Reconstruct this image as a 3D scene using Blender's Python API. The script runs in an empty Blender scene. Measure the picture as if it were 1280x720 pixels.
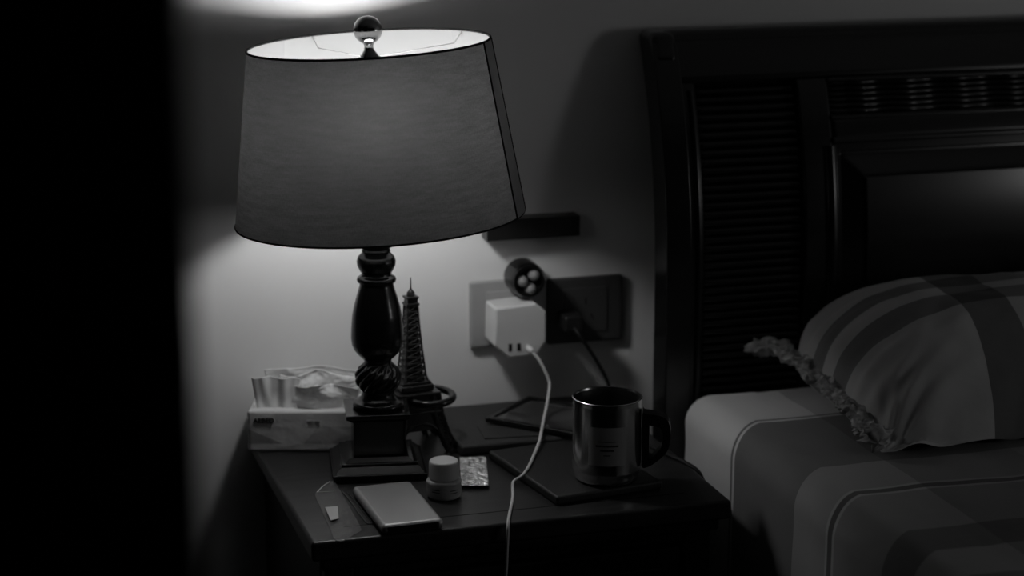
import bpy, bmesh, math, random
from mathutils import Vector, Matrix, noise
random.seed(7)
PI = math.pi
COL = bpy.context.scene.collection

# ---------------------------------------------------------------- materials
def nt(m):
    m.use_nodes = True
    t = m.node_tree; t.nodes.clear()
    return t, t.nodes.new('ShaderNodeOutputMaterial')

def grey(v): return (v, v, v, 1)

def mat(name, v, rough=.5, spec=.5, metal=0, coat=0, var=0, vscale=(30, 30, 30), bump=0, bscale=200, detail=3, dist=.001):
    m = bpy.data.materials.new(name); t, out = nt(m); N = t.nodes; L = t.links
    b = N.new('ShaderNodeBsdfPrincipled'); L.new(b.outputs[0], out.inputs[0])
    b.inputs['Base Color'].default_value = grey(v); b.inputs['Roughness'].default_value = rough
    b.inputs['Specular IOR Level'].default_value = spec; b.inputs['Metallic'].default_value = metal
    b.inputs['Coat Weight'].default_value = coat; b.inputs['Coat Roughness'].default_value = .15
    tc = N.new('ShaderNodeTexCoord')
    if var:
        mp = N.new('ShaderNodeMapping'); mp.inputs['Scale'].default_value = vscale; L.new(tc.outputs['Object'], mp.inputs[0])
        n = N.new('ShaderNodeTexNoise'); n.inputs['Scale'].default_value = 1; n.inputs['Detail'].default_value = detail; L.new(mp.outputs[0], n.inputs['Vector'])
        r = N.new('ShaderNodeValToRGB'); r.color_ramp.elements[0].position = .3; r.color_ramp.elements[1].position = .7
        r.color_ramp.elements[0].color = grey(max(v*(1-var), 0)); r.color_ramp.elements[1].color = grey(v*(1+var)); L.new(n.outputs[0], r.inputs[0])
        L.new(r.outputs[0], b.inputs['Base Color'])
    if bump:
        n = N.new('ShaderNodeTexNoise'); n.inputs['Scale'].default_value = bscale; n.inputs['Detail'].default_value = 3; L.new(tc.outputs['Object'], n.inputs['Vector'])
        bp = N.new('ShaderNodeBump'); bp.inputs['Strength'].default_value = bump; bp.inputs['Distance'].default_value = dist
        L.new(n.outputs[0], bp.inputs['Height']); L.new(bp.outputs[0], b.inputs['Normal'])
    return m

def linen(name, diff, trans, amp=.25, fwd=False):
    """thin woven cloth: reflects some light, lets some through"""
    m = bpy.data.materials.new(name); t, out = nt(m); N = t.nodes; L = t.links
    d = N.new('ShaderNodeBsdfDiffuse'); tr = N.new('ShaderNodeBsdfTranslucent'); a = N.new('ShaderNodeAddShader')
    L.new(d.outputs[0], a.inputs[0]); L.new(tr.outputs[0], a.inputs[1]); L.new(a.outputs[0], out.inputs[0])
    d.inputs[0].default_value = grey(diff); tr.inputs[0].default_value = grey(trans)
    if fwd:
        rf = N.new('ShaderNodeBsdfRefraction'); rf.inputs['Roughness'].default_value = 1.0; rf.inputs['IOR'].default_value = 1.4; rf.inputs['Color'].default_value = grey(fwd)
        a2 = N.new('ShaderNodeAddShader'); L.new(a.outputs[0], a2.inputs[0]); L.new(rf.outputs[0], a2.inputs[1]); L.new(a2.outputs[0], out.inputs[0])
    if amp:
        uv = N.new('ShaderNodeTexCoord')
        acc = None
        for sc in ((90, 260, 1), (800, 50, 1), (26, 34, 1)):
            mp = N.new('ShaderNodeMapping'); mp.inputs['Scale'].default_value = sc; L.new(uv.outputs['UV'], mp.inputs[0])
            n = N.new('ShaderNodeTexNoise'); n.inputs['Scale'].default_value = 1; n.inputs['Detail'].default_value = 2; L.new(mp.outputs[0], n.inputs['Vector'])
            if acc is None: acc = n.outputs[0]
            else:
                ad = N.new('ShaderNodeMath'); ad.operation = 'ADD'; L.new(acc, ad.inputs[0]); L.new(n.outputs[0], ad.inputs[1]); acc = ad.outputs[0]
        for sh, v in ((d, diff), (tr, trans)):
            mr = N.new('ShaderNodeMapRange'); mr.inputs['From Min'].default_value = 1.1; mr.inputs['From Max'].default_value = 1.9
            mr.inputs['To Min'].default_value = v*(1-amp); mr.inputs['To Max'].default_value = v*(1+amp); L.new(acc, mr.inputs['Value'])
            L.new(mr.outputs[0], sh.inputs[0])
    return m

def plaid(name, coord, xs, ys, xr, yr, rough=.9, bump=.3, skew=None):
    """woven bands: colour = xs(x) * ys(y); xs, ys = [(position, value), ...]"""
    m = bpy.data.materials.new(name); t, out = nt(m); N = t.nodes; L = t.links
    b = N.new('ShaderNodeBsdfPrincipled'); L.new(b.outputs[0], out.inputs[0]); b.inputs['Roughness'].default_value = rough
    b.inputs['Specular IOR Level'].default_value = .15; b.inputs['Sheen Weight'].default_value = .1
    tc = N.new('ShaderNodeTexCoord'); sp = N.new('ShaderNodeSeparateXYZ'); L.new(tc.outputs[coord], sp.inputs[0])
    outs = []
    for ax, st, (lo, hi) in ((0, xs, xr), (1, ys, yr)):
        mr = N.new('ShaderNodeMapRange'); mr.inputs['From Min'].default_value = lo; mr.inputs['From Max'].default_value = hi; L.new(sp.outputs[ax], mr.inputs['Value'])
        if ax and skew:      # the cloth is pulled towards the foot where it goes over the side
            s1 = N.new('ShaderNodeMath'); s1.operation = 'SUBTRACT'; s1.use_clamp = True; s1.inputs[0].default_value = skew[0]; L.new(sp.outputs[0], s1.inputs[1])
            s2 = N.new('ShaderNodeMath'); s2.operation = 'MULTIPLY_ADD'; L.new(s1.outputs[0], s2.inputs[0]); s2.inputs[1].default_value = skew[1]; L.new(sp.outputs[1], s2.inputs[2]); L.new(s2.outputs[0], mr.inputs['Value'])
        r = N.new('ShaderNodeValToRGB'); cr = r.color_ramp; cr.interpolation = 'CONSTANT'
        st = sorted(st); cr.elements[0].position = 0; cr.elements[0].color = grey(st[0][1])
        cr.elements[1].position = (st[1][0]-lo)/(hi-lo); cr.elements[1].color = grey(st[1][1])
        for p, v in st[2:]:
            e = cr.elements.new((p-lo)/(hi-lo)); e.color = grey(v)
        L.new(mr.outputs[0], r.inputs[0]); outs.append(r.outputs[0])
    mx = N.new('ShaderNodeMix'); mx.data_type = 'RGBA'; mx.blend_type = 'MULTIPLY'; mx.inputs[0].default_value = 1
    L.new(outs[0], mx.inputs[6]); L.new(outs[1], mx.inputs[7]); L.new(mx.outputs[2], b.inputs['Base Color'])
    n = N.new('ShaderNodeTexNoise'); n.inputs['Scale'].default_value = 9; n.inputs['Detail'].default_value = 4; L.new(tc.outputs['Object'], n.inputs['Vector'])
    bp = N.new('ShaderNodeBump'); bp.inputs['Strength'].default_value = bump; bp.inputs['Distance'].default_value = .01; L.new(n.outputs[0], bp.inputs['Height'])
    L.new(bp.outputs[0], b.inputs['Normal'])
    return m

M = {}
M['wall'] = mat('wall_paint', .78, .85, .2, bump=.15, bscale=60)
M['ceiling'] = mat('ceiling_paint', .45, .9, .1)
M['floor'] = mat('floor_wood', .03, .5, .3, var=.4, vscale=(3, 40, 3))
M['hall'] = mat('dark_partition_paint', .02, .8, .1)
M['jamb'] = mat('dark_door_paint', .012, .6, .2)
M['dark_wood'] = mat('dark_glossy_wood', .0075, .22, .5, var=.35, vscale=(4, 60, 90), coat=.15)
M['carved'] = mat('dark_carved_wood', .007, .24, .5, var=.2, vscale=(4, 60, 60))
M['stand_wood'] = mat('nightstand_wood', .020, .36, .4, var=.4, vscale=(9, 90, 60), bump=.1, bscale=90)
M['stand_side'] = mat('nightstand_side_wood', .010, .5, .3, var=.3, vscale=(60, 60, 6))
M['groove'] = mat('groove_dark', .004, .7, .1)
M['black_gloss'] = mat('black_lacquer', .006, .2, .5, var=.2)
M['black_satin'] = mat('black_satin', .012, .35, .5)
M['dark_metal'] = mat('dark_metal', .04, .35, .5, metal=.6, var=.4, vscale=(80, 80, 80), bump=.3, bscale=150)
M['white_wire'] = mat('white_wire', .5, .5, .3)
M['wire'] = mat('steel_wire', .25, .3, .5, metal=1)
M['smoked'] = mat('polished_dark_ball', .3, .14, .5, metal=1)
M['tissue'] = mat('tissue_paper', .88, .95, .1)
M['slit'] = mat('slit_shadow', .03, .9, .1)
M['print'] = mat('grey_print', .05, .6, .2)
M['white_plastic'] = mat('white_plastic', .62, .35, .4)
M['knob'] = mat('knob_plastic', .22, .3, .5)
M['plate'] = mat('outlet_plastic', .35, .45, .4)
M['cable_white'] = mat('white_cable', .62, .5, .4)
M['cable_black'] = mat('black_cable', .008, .5, .3)
M['port'] = mat('port_dark', .01, .5, .3)
M['alu'] = mat('brushed_aluminium', .36, .42, .5, metal=.55)
M['cap'] = mat('cap_plastic', .5, .4, .4)
M['bottle'] = mat('bottle_plastic', .38, .4, .4, var=.25, vscale=(40, 40, 90))
M['foil'] = mat('crinkled_foil', .8, .3, .5, metal=.75, var=.35, vscale=(90, 60, 60), bump=1, bscale=110, dist=.004)
M['leather'] = mat('black_leather', .016, .5, .4, bump=.4, bscale=500)
M['folder'] = mat('charcoal_cover', .035, .55, .3, bump=.2, bscale=400)
M['pages'] = mat('page_edge', .03, .8, .1)
M['steel'] = mat('stainless_steel', .5, .2, .5, metal=1)
M['steel_in'] = mat('stainless_inside', .12, .35, .5, metal=1)
M['decal'] = mat('frosted_decal', .30, .55, .3)
M['decal_ink'] = mat('decal_ink', .03, .6, .3)
M['card'] = mat('grey_card', .16, .7, .2)
M['picture'] = mat('glossy_picture', .06, .12, .5, var=.9, vscale=(14, 50, 20), coat=.5)
M['liner'] = linen('shade_liner', .215, .12, 0, .045)
M['shade'] = linen('shade_linen', .13, .044, .34, .033)
M['seam'] = linen('shade_seam', .12, .30, .1)
M['trim'] = mat('shade_trim', .012, .8, .1)

def pack_material():
    m = mat('tissue_wrap', .40, .5, .3, bump=.5, bscale=25, dist=.006)
    t = m.node_tree; N = t.nodes; L = t.links; b = [n for n in N if n.type == 'BSDF_PRINCIPLED'][0]
    tc = N.new('ShaderNodeTexCoord'); sp = N.new('ShaderNodeSeparateXYZ'); L.new(tc.outputs['Object'], sp.inputs[0])
    def line(cx, cz, lim, lo_, hi_):
        q = N.new('ShaderNodeMath'); q.operation = 'MULTIPLY'; L.new(sp.outputs[0], q.inputs[0]); q.inputs[1].default_value = cx
        k = N.new('ShaderNodeMath'); k.operation = 'MULTIPLY_ADD'; L.new(sp.outputs[2], k.inputs[0]); k.inputs[1].default_value = cz; L.new(q.outputs[0], k.inputs[2])
        g_ = N.new('ShaderNodeMath'); g_.operation = 'LESS_THAN'; L.new(k.outputs[0], g_.inputs[0]); g_.inputs[1].default_value = lim
        h_ = N.new('ShaderNodeMapRange'); L.new(g_.outputs[0], h_.inputs['Value']); h_.inputs['To Min'].default_value = lo_; h_.inputs['To Max'].default_value = hi_; return h_.outputs[0]
    r = N.new('ShaderNodeMath'); r.operation = 'MULTIPLY'; L.new(line(.45, 1, .034, .72, .42), r.inputs[0]); L.new(line(-1, .8, -.068, 1, .78), r.inputs[1])
    # plain band at the bottom and plain upper part
    z = N.new('ShaderNodeMapRange'); z.inputs['From Min'].default_value = 0; z.inputs['From Max'].default_value = .06; L.new(sp.outputs[2], z.inputs['Value'])
    zr = N.new('ShaderNodeValToRGB'); zr.color_ramp.interpolation = 'CONSTANT'; e = zr.color_ramp.elements
    e[0].color = grey(1); e[1].position = .20; e[1].color = grey(0)
    k = zr.color_ramp.elements.new(.62); k.color = grey(1); L.new(z.outputs[0], zr.inputs[0])
    mx = N.new('ShaderNodeMix'); mx.data_type = 'RGBA'; L.new(zr.outputs[0], mx.inputs[0]); L.new(r.outputs[0], mx.inputs[6]); mx.inputs[7].default_value = grey(.74)
    L.new(mx.outputs[2], b.inputs['Base Color'])
    return m
M['wrap'] = pack_material()

def plastic_film():
    m = bpy.data.materials.new('clear_film'); t, out = nt(m); N = t.nodes; L = t.links
    tr = N.new('ShaderNodeBsdfTransparent'); g = N.new('ShaderNodeBsdfPrincipled'); g.inputs['Base Color'].default_value = grey(.35); g.inputs['Roughness'].default_value = .25
    mx = N.new('ShaderNodeMixShader'); mx.inputs[0].default_value = .17
    L.new(tr.outputs[0], mx.inputs[1]); L.new(g.outputs[0], mx.inputs[2]); L.new(mx.outputs[0], out.inputs[0])
    return m
M['film'] = plastic_film()

def emit(name, s):
    m = bpy.data.materials.new(name); t, out = nt(m)
    e = t.nodes.new('ShaderNodeEmission'); e.inputs[0].default_value = (1, 1, 1, 1); e.inputs[1].default_value = s
    t.links.new(e.outputs[0], out.inputs[0]); return m
M['bulb'] = emit('bulb_glow', 76.0)

# ---------------------------------------------------------------- builders
def build(name, bm, m, parent=None, smooth=True, angle=35, wn=True):
    me = bpy.data.meshes.new(name)
    bmesh.ops.recalc_face_normals(bm, faces=bm.faces[:])
    bm.to_mesh(me); bm.free()
    o = bpy.data.objects.new(name, me); COL.objects.link(o)
    for x in (m if isinstance(m, (list, tuple)) else [m]): me.materials.append(x)
    if smooth:
        for p in me.polygons: p.use_smooth = True
        try: me.set_sharp_from_angle(angle=math.radians(angle))
        except Exception: pass
    if smooth and wn:
        w_ = o.modifiers.new('n', 'WEIGHTED_NORMAL'); w_.keep_sharp = True
    if parent: o.parent = parent
    return o

def tag(o, label, cat=None, group=None):
    o['label'] = label
    if cat: o['category'] = cat
    if group: o['group'] = group
    return o

def thing(name, label, cat, loc, rot=0, group=None):
    o = bpy.data.objects.new(name, None); COL.objects.link(o)
    o.location = loc; o.rotation_euler = (0, 0, rot); o.empty_display_size = .05
    return tag(o, label, cat, group)

def struct(name, bm, m, smooth=False):
    o = build(name, bm, m, smooth=smooth); o['kind'] = 'structure'; return o

def box(bm, lo, hi, bev=0, seg=3, mtx=None):
    b2 = bmesh.new()
    bmesh.ops.create_cube(b2, size=1)
    for v in b2.verts: v.co = Vector([lo[i] + (v.co[i]+.5)*(hi[i]-lo[i]) for i in range(3)])
    if bev: bmesh.ops.bevel(b2, geom=b2.edges[:], offset=bev, segments=seg, profile=.5, affect='EDGES')
    if mtx: bmesh.ops.transform(b2, matrix=mtx, verts=b2.verts[:])
    me = bpy.data.meshes.new('t'); b2.to_mesh(me); b2.free(); bm.from_mesh(me); bpy.data.meshes.remove(me)
    return bm

def Box(lo, hi, bev=0, seg=3, mtx=None): return box(bmesh.new(), lo, hi, bev, seg, mtx)

def grid(bm, nu, nv, f, closed_u=False, uvf=None):
    vs = [[bm.verts.new(f(i/nu, j/nv)) for j in range(nv+1)] for i in range(nu if closed_u else nu+1)]
    lay = bm.loops.layers.uv.verify()
    for i in range(nu):
        for j in range(nv):
            i2 = (i+1) % len(vs) if closed_u else i+1
            fc = bm.faces.new((vs[i][j], vs[i2][j], vs[i2][j+1], vs[i][j+1]))
            for lp, (a, b) in zip(fc.loops, ((i, j), (i+1, j), (i+1, j+1), (i, j+1))): lp[lay].uv = (a/nu, b/nv)
    return vs

def lathe(bm, prof, seg=64, fn=None, mtx=None):
    """prof [(r, z), ...]; r = 0 closes an end"""
    rings = []
    for r, z in prof:
        if r < 1e-6: v = bm.verts.new((0, 0, z)); rings.append([v]*seg)
        else:
            ring = []
            for k in range(seg):
                a = 2*PI*k/seg; rr = fn(r, z, a) if fn else r
                ring.append(bm.verts.new((rr*math.cos(a), rr*math.sin(a), z)))
            rings.append(ring)
    for A, B in zip(rings, rings[1:]):
        for k in range(seg):
            q = [A[k], A[(k+1) % seg], B[(k+1) % seg], B[k]]
            u = []
            for v in q:
                if v not in u: u.append(v)
            if len(u) > 2:
                try: bm.faces.new(u)
                except ValueError: pass
    if mtx: bmesh.ops.transform(bm, matrix=mtx, verts=bm.verts[:])
    return bm

def spline(pts, n=8):
    P = [Vector(p) for p in pts]; P = [P[0]*2-P[1]] + P + [P[-1]*2-P[-2]]
    out = []
    for i in range(1, len(P)-2):
        a, b, c, d = P[i-1:i+3]
        for k in range(n):
            t = k/n
            out.append(.5*((2*b)+(c-a)*t+(2*a-5*b+4*c-d)*t*t+(-a+3*b-3*c+d)*t**3))
    out.append(P[-2]); return out

def tube(bm, pts, r, seg=10, n=8, smooth=True, closed=False, cap=True):
    pts = spline(pts, n) if smooth else [Vector(p) for p in pts]
    if closed: pts = pts[:-1] if (pts[0]-pts[-1]).length < 1e-6 else pts
    N = len(pts); rings = []; up = Vector((0, 0, 1)); prev = None
    for i, p in enumerate(pts):
        if closed: t = (pts[(i+1) % N]-pts[i-1]).normalized()
        else: t = (pts[min(i+1, N-1)]-pts[max(i-1, 0)]).normalized()
        if prev is None:
            a = t.cross(up)
            if a.length < .05: a = t.cross(Vector((1, 0, 0)))
        else: a = prev - t*prev.dot(t)
        a.normalize(); prev = a; b = t.cross(a)
        rr = r(i/(N-1)) if callable(r) else r
        rings.append([bm.verts.new(p + a*rr*math.cos(2*PI*k/seg) + b*rr*math.sin(2*PI*k/seg)) for k in range(seg)])
    rng = range(N if closed else N-1)
    for i in rng:
        A, B = rings[i], rings[(i+1) % N]
        for k in range(seg): bm.faces.new((A[k], A[(k+1) % seg], B[(k+1) % seg], B[k]))
    if cap and not closed: bm.faces.new(rings[0]); bm.faces.new(rings[-1][::-1])
    return bm

def rounded(lo, hi, r, n, disp=None, mtx=None):
    """closed box with soft rounded edges, a grid of n = (nx, ny, nz) cells, and an optional displacement"""
    bm = bmesh.new(); lo = Vector(lo); hi = Vector(hi); cache = {}
    rr = r if isinstance(r, (tuple, list)) else (r, r, r)
    def vert(i, j, k):
        key = (i, j, k)
        if key in cache: return cache[key]
        p = Vector([lo[a] + (hi[a]-lo[a])*warp((i, j, k)[a]/n[a], rr[a]/(hi[a]-lo[a]), n[a]) for a in range(3)])
        q = Vector([min(max(p[a], lo[a]+rr[a]), hi[a]-rr[a]) for a in range(3)])
        d = Vector([(p[a]-q[a])/rr[a] for a in range(3)])
        if d.length > 1e-9: d.normalize(); p = Vector([q[a]+d[a]*rr[a] for a in range(3)])
        if disp: p = disp(p)
        v = cache[key] = bm.verts.new(p); return v
    def warp(t, e, m):
        e = min(e, .49); k = min(6, m//2-0)/m if m > 2 else 0
        k = min(k, .45)
        if k <= 0: return t
        if t < k: s = t/k; return e*(1-math.cos(s*PI/2)) if False else e*(s)
        if t > 1-k: s = (1-t)/k; return 1-e*s
        return e+(t-k)/(1-2*k)*(1-2*e)
    for a in range(3):
        b, c = (a+1) % 3, (a+2) % 3
        for side in (0, n[a]):
            for i in range(n[b]):
                for j in range(n[c]):
                    q = []
                    for di, dj in ((0, 0), (1, 0), (1, 1), (0, 1)):
                        ix = [0, 0, 0]; ix[a] = side; ix[b] = i+di; ix[c] = j+dj
                        q.append(vert(*ix))
                    bm.faces.new(q)
    if mtx: bmesh.ops.transform(bm, matrix=mtx, verts=bm.verts[:])
    return bm

def nz(x, y, z=0, s=1): return noise.noise(Vector((x*s, y*s, z*s)))

# ---------------------------------------------------------------- camera
YAW, PITCH = math.radians(16.5), math.radians(13.5)
CAM = Vector((0, 0, 1.5))
Fw = Vector((math.sin(YAW)*math.cos(PITCH), math.cos(YAW)*math.cos(PITCH), -math.sin(PITCH)))
Rt = Vector((math.cos(YAW), -math.sin(YAW), 0)); Up = Rt.cross(Fw)
cd = bpy.data.cameras.new('camera'); cam = bpy.data.objects.new('camera', cd); COL.objects.link(cam)
cd.sensor_width = 36; cd.lens = 2600*36/1280; cd.clip_start = .05
mw = Matrix((Rt, Up, -Fw)).transposed().to_4x4(); mw.translation = CAM; cam.matrix_world = mw
cd.dof.use_dof = True; cd.dof.focus_distance = 2.66; cd.dof.aperture_fstop = 2.6
bpy.context.scene.camera = cam

NT = .600          # nightstand top
WY = 2.85          # back wall

# ---------------------------------------------------------------- room
struct('floor', Box((-1.6, -.8, -.05), (3.7, 2.95, 0)), M['floor'])
struct('wall_back', Box((-1.6, WY, 0), (3.7, WY+.1, 2.5)), M['wall'])
struct('wall_left', Box((-1.7, -.8, 0), (-1.6, 2.95, 2.5)), M['hall'])
struct('wall_right', Box((3.7, -.8, 0), (3.8, 2.95, 2.5)), M['wall'])
struct('wall_front', Box((-1.6, -.9, 0), (3.7, -.8, 2.5)), M['hall'])
struct('ceiling', Box((-1.7, -.9, 2.5), (3.8, 2.95, 2.6)), M['ceiling'])
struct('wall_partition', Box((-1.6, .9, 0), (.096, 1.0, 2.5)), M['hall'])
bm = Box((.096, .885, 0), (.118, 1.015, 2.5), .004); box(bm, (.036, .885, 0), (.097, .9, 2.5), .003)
struct('trim_1', bm, M['jamb'], True)
struct('baseboard_back', Box((-1.6, WY-.015, 0), (3.7, WY, .09), .003), M['wall'])

# ---------------------------------------------------------------- nightstand
x0, x1, y0, y1 = .448, 1.003, 2.378, 2.842
ns = thing('nightstand', 'dark wooden nightstand under the lit table lamp, beside the bed', 'nightstand', (.7255, 2.606, 0))
ox, oy = .7255, 2.606
def L(p): return (p[0]-ox, p[1]-oy, p[2])
def nbox(lo, hi, bev=.003, bm=None): return box(bm or bmesh.new(), L(lo), L(hi), bev)
g = .0006
bm = bmesh.new()
YG = 2.424          # groove line in the top
box(bm, L((x0, y0, NT-.026)), L((x1, y1, NT)), .005, 4)
build('top', bm, M['stand_wood'], ns)
build('inlay_line', nbox((x0+.05, YG-.0011, NT-.003), (x1-.05, YG+.0011, NT+.00012), 0), M['groove'], ns)
build('moulding', nbox((x0+.012, y0+.010, NT-.044), (x1-.012, y1, NT-.026), .006), M['stand_side'], ns)
bx0, bx1, by0 = x0+.020, x1-.020, y0+.022
build('side_panel', nbox((bx0, by0+.02, .07), (bx0+.02, y1, NT-.044)), M['stand_side'], ns)
build('side_panel', nbox((bx1-.02, by0+.02, .07), (bx1, y1, NT-.044)), M['stand_side'], ns)
build('back_panel', nbox((bx0+.02, y1-.015, .07), (bx1-.02, y1, NT-.044)), M['stand_side'], ns)
for sx in (bx0, bx1-.038):
    bm = nbox((sx, by0, 0), (sx+.038, by0+.038, NT-.044), .005)
    build('post', bm, M['stand_side'], ns)
build('rail', nbox((bx0+.038, by0+.004, NT-.060), (bx1-.038, by0+.02, NT-.044), .002), M['stand_side'], ns)
for zz in (.325, .08):
    d = build('drawer', nbox((bx0+.041, by0+.002, zz), (bx1-.041, by0+.30, zz+.210), .004), M['stand_side'], ns)
    fr = nbox((bx0+.065, by0-.004, zz+.025), (bx1-.065, by0+.004, zz+.185), .004); build('raised_panel', fr, M['stand_side'], d)
    kb = lathe(bmesh.new(), [(0, .026), (.010, .024), (.014, .018), (.010, .010), (.006, .006), (.008, 0), (0, 0)], 24,
               mtx=Matrix.Translation(Vector(L((.7255, by0-.003, zz+.105)))) @ Matrix.Rotation(PI/2, 4, 'X'))
    build('knob', kb, M['dark_metal'], d)
build('shelf', nbox((bx0+.02, by0+.02, .07), (bx1-.02, y1-.015, .08)), M['stand_side'], ns)

# ---------------------------------------------------------------- table lamp
LX, LY = .5935, 2.640
lamp = thing('table_lamp', 'lit table lamp with tapered linen shade and black turned base on the nightstand', 'lamp', (LX, LY, NT))
rb = Matrix.Rotation(math.radians(-9.5), 4, 'Z')
def sq(h, z0, z1, bev=.0015, bm=None): return box(bm or bmesh.new(), (-h, -h, z0), (h, h, z1), bev, 3, Matrix.Translation((-.0025, 0, 0)) @ rb)
def frustum(bm, h0, h1, z0, z1):
    vs = [bm.verts.new((Matrix.Translation((-.0025, 0, 0)) @ rb) @ Vector((sx*h, sy*h, z))) for h, z in ((h0, z0), (h1, z1)) for sx, sy in ((-1, -1), (1, -1), (1, 1), (-1, 1))]
    for k in range(4): bm.faces.new((vs[k], vs[(k+1) % 4], vs[4+(k+1) % 4], vs[4+k]))
    bm.faces.new(vs[:4][::-1]); bm.faces.new(vs[4:])
bm = sq(.063, .001, .011); frustum(bm, .060, .052, .011, .019); sq(.0505, .019, .023, .001, bm); frustum(bm, .046, .040, .023, .028)
build('plinth', bm, M['black_gloss'], lamp, angle=25)
build('pedestal', sq(.0335, .024, .081, .001), M['black_gloss'], lamp, angle=25)
bm = bmesh.new(); frustum(bm, .035, .0415, .076, .081); sq(.0430, .081, .0875, .001, bm)
build('cap_plate', bm, M['black_gloss'], lamp, angle=25)
prof = [(0, .087), (.031, .087), (.0345, .0892), (.0352, .0925), (.0335, .0955), (.029, .0975), (.026, .099), (.0235, .102), (.0218, .106), (.0218, .110),
        (.0245, .113), (.0285, .119), (.0305, .126), (.0300, .133), (.0270, .140), (.0215, .146), (.0188, .149), (.0185, .152), (.0195, .1545), (.0235, .158), (.0275, .162), (.0318, .168),
        (.0345, .175), (.0355, .184), (.0350, .196), (.0335, .214), (.0310, .227), (.0275, .240), (.0245, .250), (.0228, .256), (.0225, .259), (.0255, .261), (.0265, .264), (.0255, .267),
        (.0205, .270), (.0200, .273), (.0225, .277), (.0255, .283), (.0262, .289), (.0245, .295), (.0205, .299), (.0185, .301), (.0195, .303), (.0185, .306), (.0210, .3085), (.0290, .312),
        (.0325, .316), (.0330, .3185), (.0290, .3195), (.0, .3195)]
def fine(prof, n=3):
    o = []
    for a, b in zip(prof, prof[1:]):
        for k in range(n): o.append((a[0]+(b[0]-a[0])*k/n, a[1]+(b[1]-a[1])*k/n))
    o.append(prof[-1]); return o
def twist(r, z, a):
    w = max(0, min(1, (z-.1095)/.007))*max(0, min(1, (.149-z)/.007))
    return r*(1+.17*w*(abs(math.sin(6*a - 190*(z-.116)))**.8-.75))
bm = lathe(bmesh.new(), fine(prof, 4), 240, twist)
build('turned_column', bm, M['black_gloss'], lamp, angle=60)
bm = lathe(bmesh.new(), [(0, .3195), (.010, .3195), (.010, .350), (.017, .352), (.018, .430), (.014, .444), (0, .444)], 32)
build('socket', bm, M['dark_metal'], lamp)
# bulb: opal globe
bp = [(.0135, .436), (.0150, .450), (.0200, .463), (.0265, .477), (.0290, .490), (.0290, .501), (.0270, .513), (.0220, .524), (.0130, .531), (0, .533)]
build('bulb', lathe(bmesh.new(), fine(bp, 2), 32), M['bulb'], lamp)
# everything carried by the harp leans a little to the left
Fh = Vector((math.sin(YAW), math.cos(YAW), 0))
LEAN = Matrix.Translation((.0068, 0, .349)) @ Matrix.Rotation(math.radians(-3.0), 4, Fh)
def lean(bm): bmesh.ops.transform(bm, matrix=LEAN, verts=bm.verts[:]); return bm
RB, RT, SH = .1915, .1585, .2290
bm = bmesh.new(); tube(bm, [(Rt.x*a, Rt.y*a, z) for a, z in ((.012, .0), (.034, .03), (.042, .08), (.042, .14), (.034, .190), (.012, .212), (0, .214), (-.012, .212), (-.034, .190), (-.042, .14), (-.042, .08), (-.034, .03), (-.012, .0))], .0012, 8)
build('harp', lean(bm), M['wire'], lamp)
def cone(off, z0=0, z1=SH, n=128, m=24, a0=0, a1=2*PI, closed=True):
    b = bmesh.new()
    def f(u, v):
        a = a0+(a1-a0)*u; z = z0+(z1-z0)*v; r = RB+(RT-RB)*z/SH+off
        return Vector((r*math.cos(a), r*math.sin(a), z))
    grid(b, n, m, f, closed); return b
def cone_build(name, off, m, **k):
    b = lean(cone(off, **k)); me = bpy.data.meshes.new(name)
    b.to_mesh(me); b.free(); me.materials.append(m)
    for p in me.polygons: p.use_smooth = True
    o = bpy.data.objects.new(name, me); COL.objects.link(o); o.parent = lamp; return o
sh = cone_build('lamp_shade', 0, M['shade']); sh['label'] = 'tapered linen lampshade'
o = cone_build('shade_liner', -.0012, M['liner']); o['label'] = 'bright white inside of the lampshade'; o.parent = sh
aR = math.atan2(Rt.y, Rt.x)
o = cone_build('seam', .0010, M['seam'], n=10, a0=aR-math.radians(19), a1=aR-math.radians(-3), closed=False); o.parent = sh
for dg in (19.5, 2.5):
    a = aR-math.radians(dg); b = bmesh.new()
    tube(b, [((RB+(RT-RB)*k/12+.0012)*math.cos(a), (RB+(RT-RB)*k/12+.0012)*math.sin(a), SH*k/12) for k in range(13)], .0011, 6, smooth=False)
    build('seam_edge', lean(b), M['trim'], sh)
for nm, za, r, t in (('top_trim', SH, RT, .0016), ('bottom_trim', 0, RB, .0013)):
    b = bmesh.new(); tube(b, [(r*math.cos(2*PI*k/96), r*math.sin(2*PI*k/96), za) for k in range(96)], t, 8, smooth=False, closed=True)
    o = build(nm, lean(b), M['trim'], sh)
b = bmesh.new()
for dg in (41, 123, 262):
    a = aR + math.radians(dg)
    tube(b, [(.008*math.cos(a), .008*math.sin(a), SH-.018), (.90*RT*math.cos(a), .90*RT*math.sin(a), SH-.016), ((RT-.001)*math.cos(a), (RT-.001)*math.sin(a), SH-.001)], .0006, 6, smooth=False)
tube(b, [(.0085*math.cos(2*PI*k/24), .0085*math.sin(2*PI*k/24), SH-.018) for k in range(24)], .0015, 6, smooth=False, closed=True)
build('spider', lean(b), M['white_wire'], sh)
fp = [(0, -.016), (.0120, -.016), (.0122, -.0145), (.0100, -.010), (.0064, -.005), (.0058, -.001), (.0062, .0018)]
fp += [(.0190*math.cos(t), .0210+.0186*math.sin(t)) for t in [math.radians(-66+156*k/18) for k in range(18)]] + [(0, .0396)]
b = lathe(bmesh.new(), fp, 48, mtx=Matrix.Translation((0, 0, SH-.003)))
build('finial', lean(b), M['smoked'], lamp)['label'] = 'polished ball finial'

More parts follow.
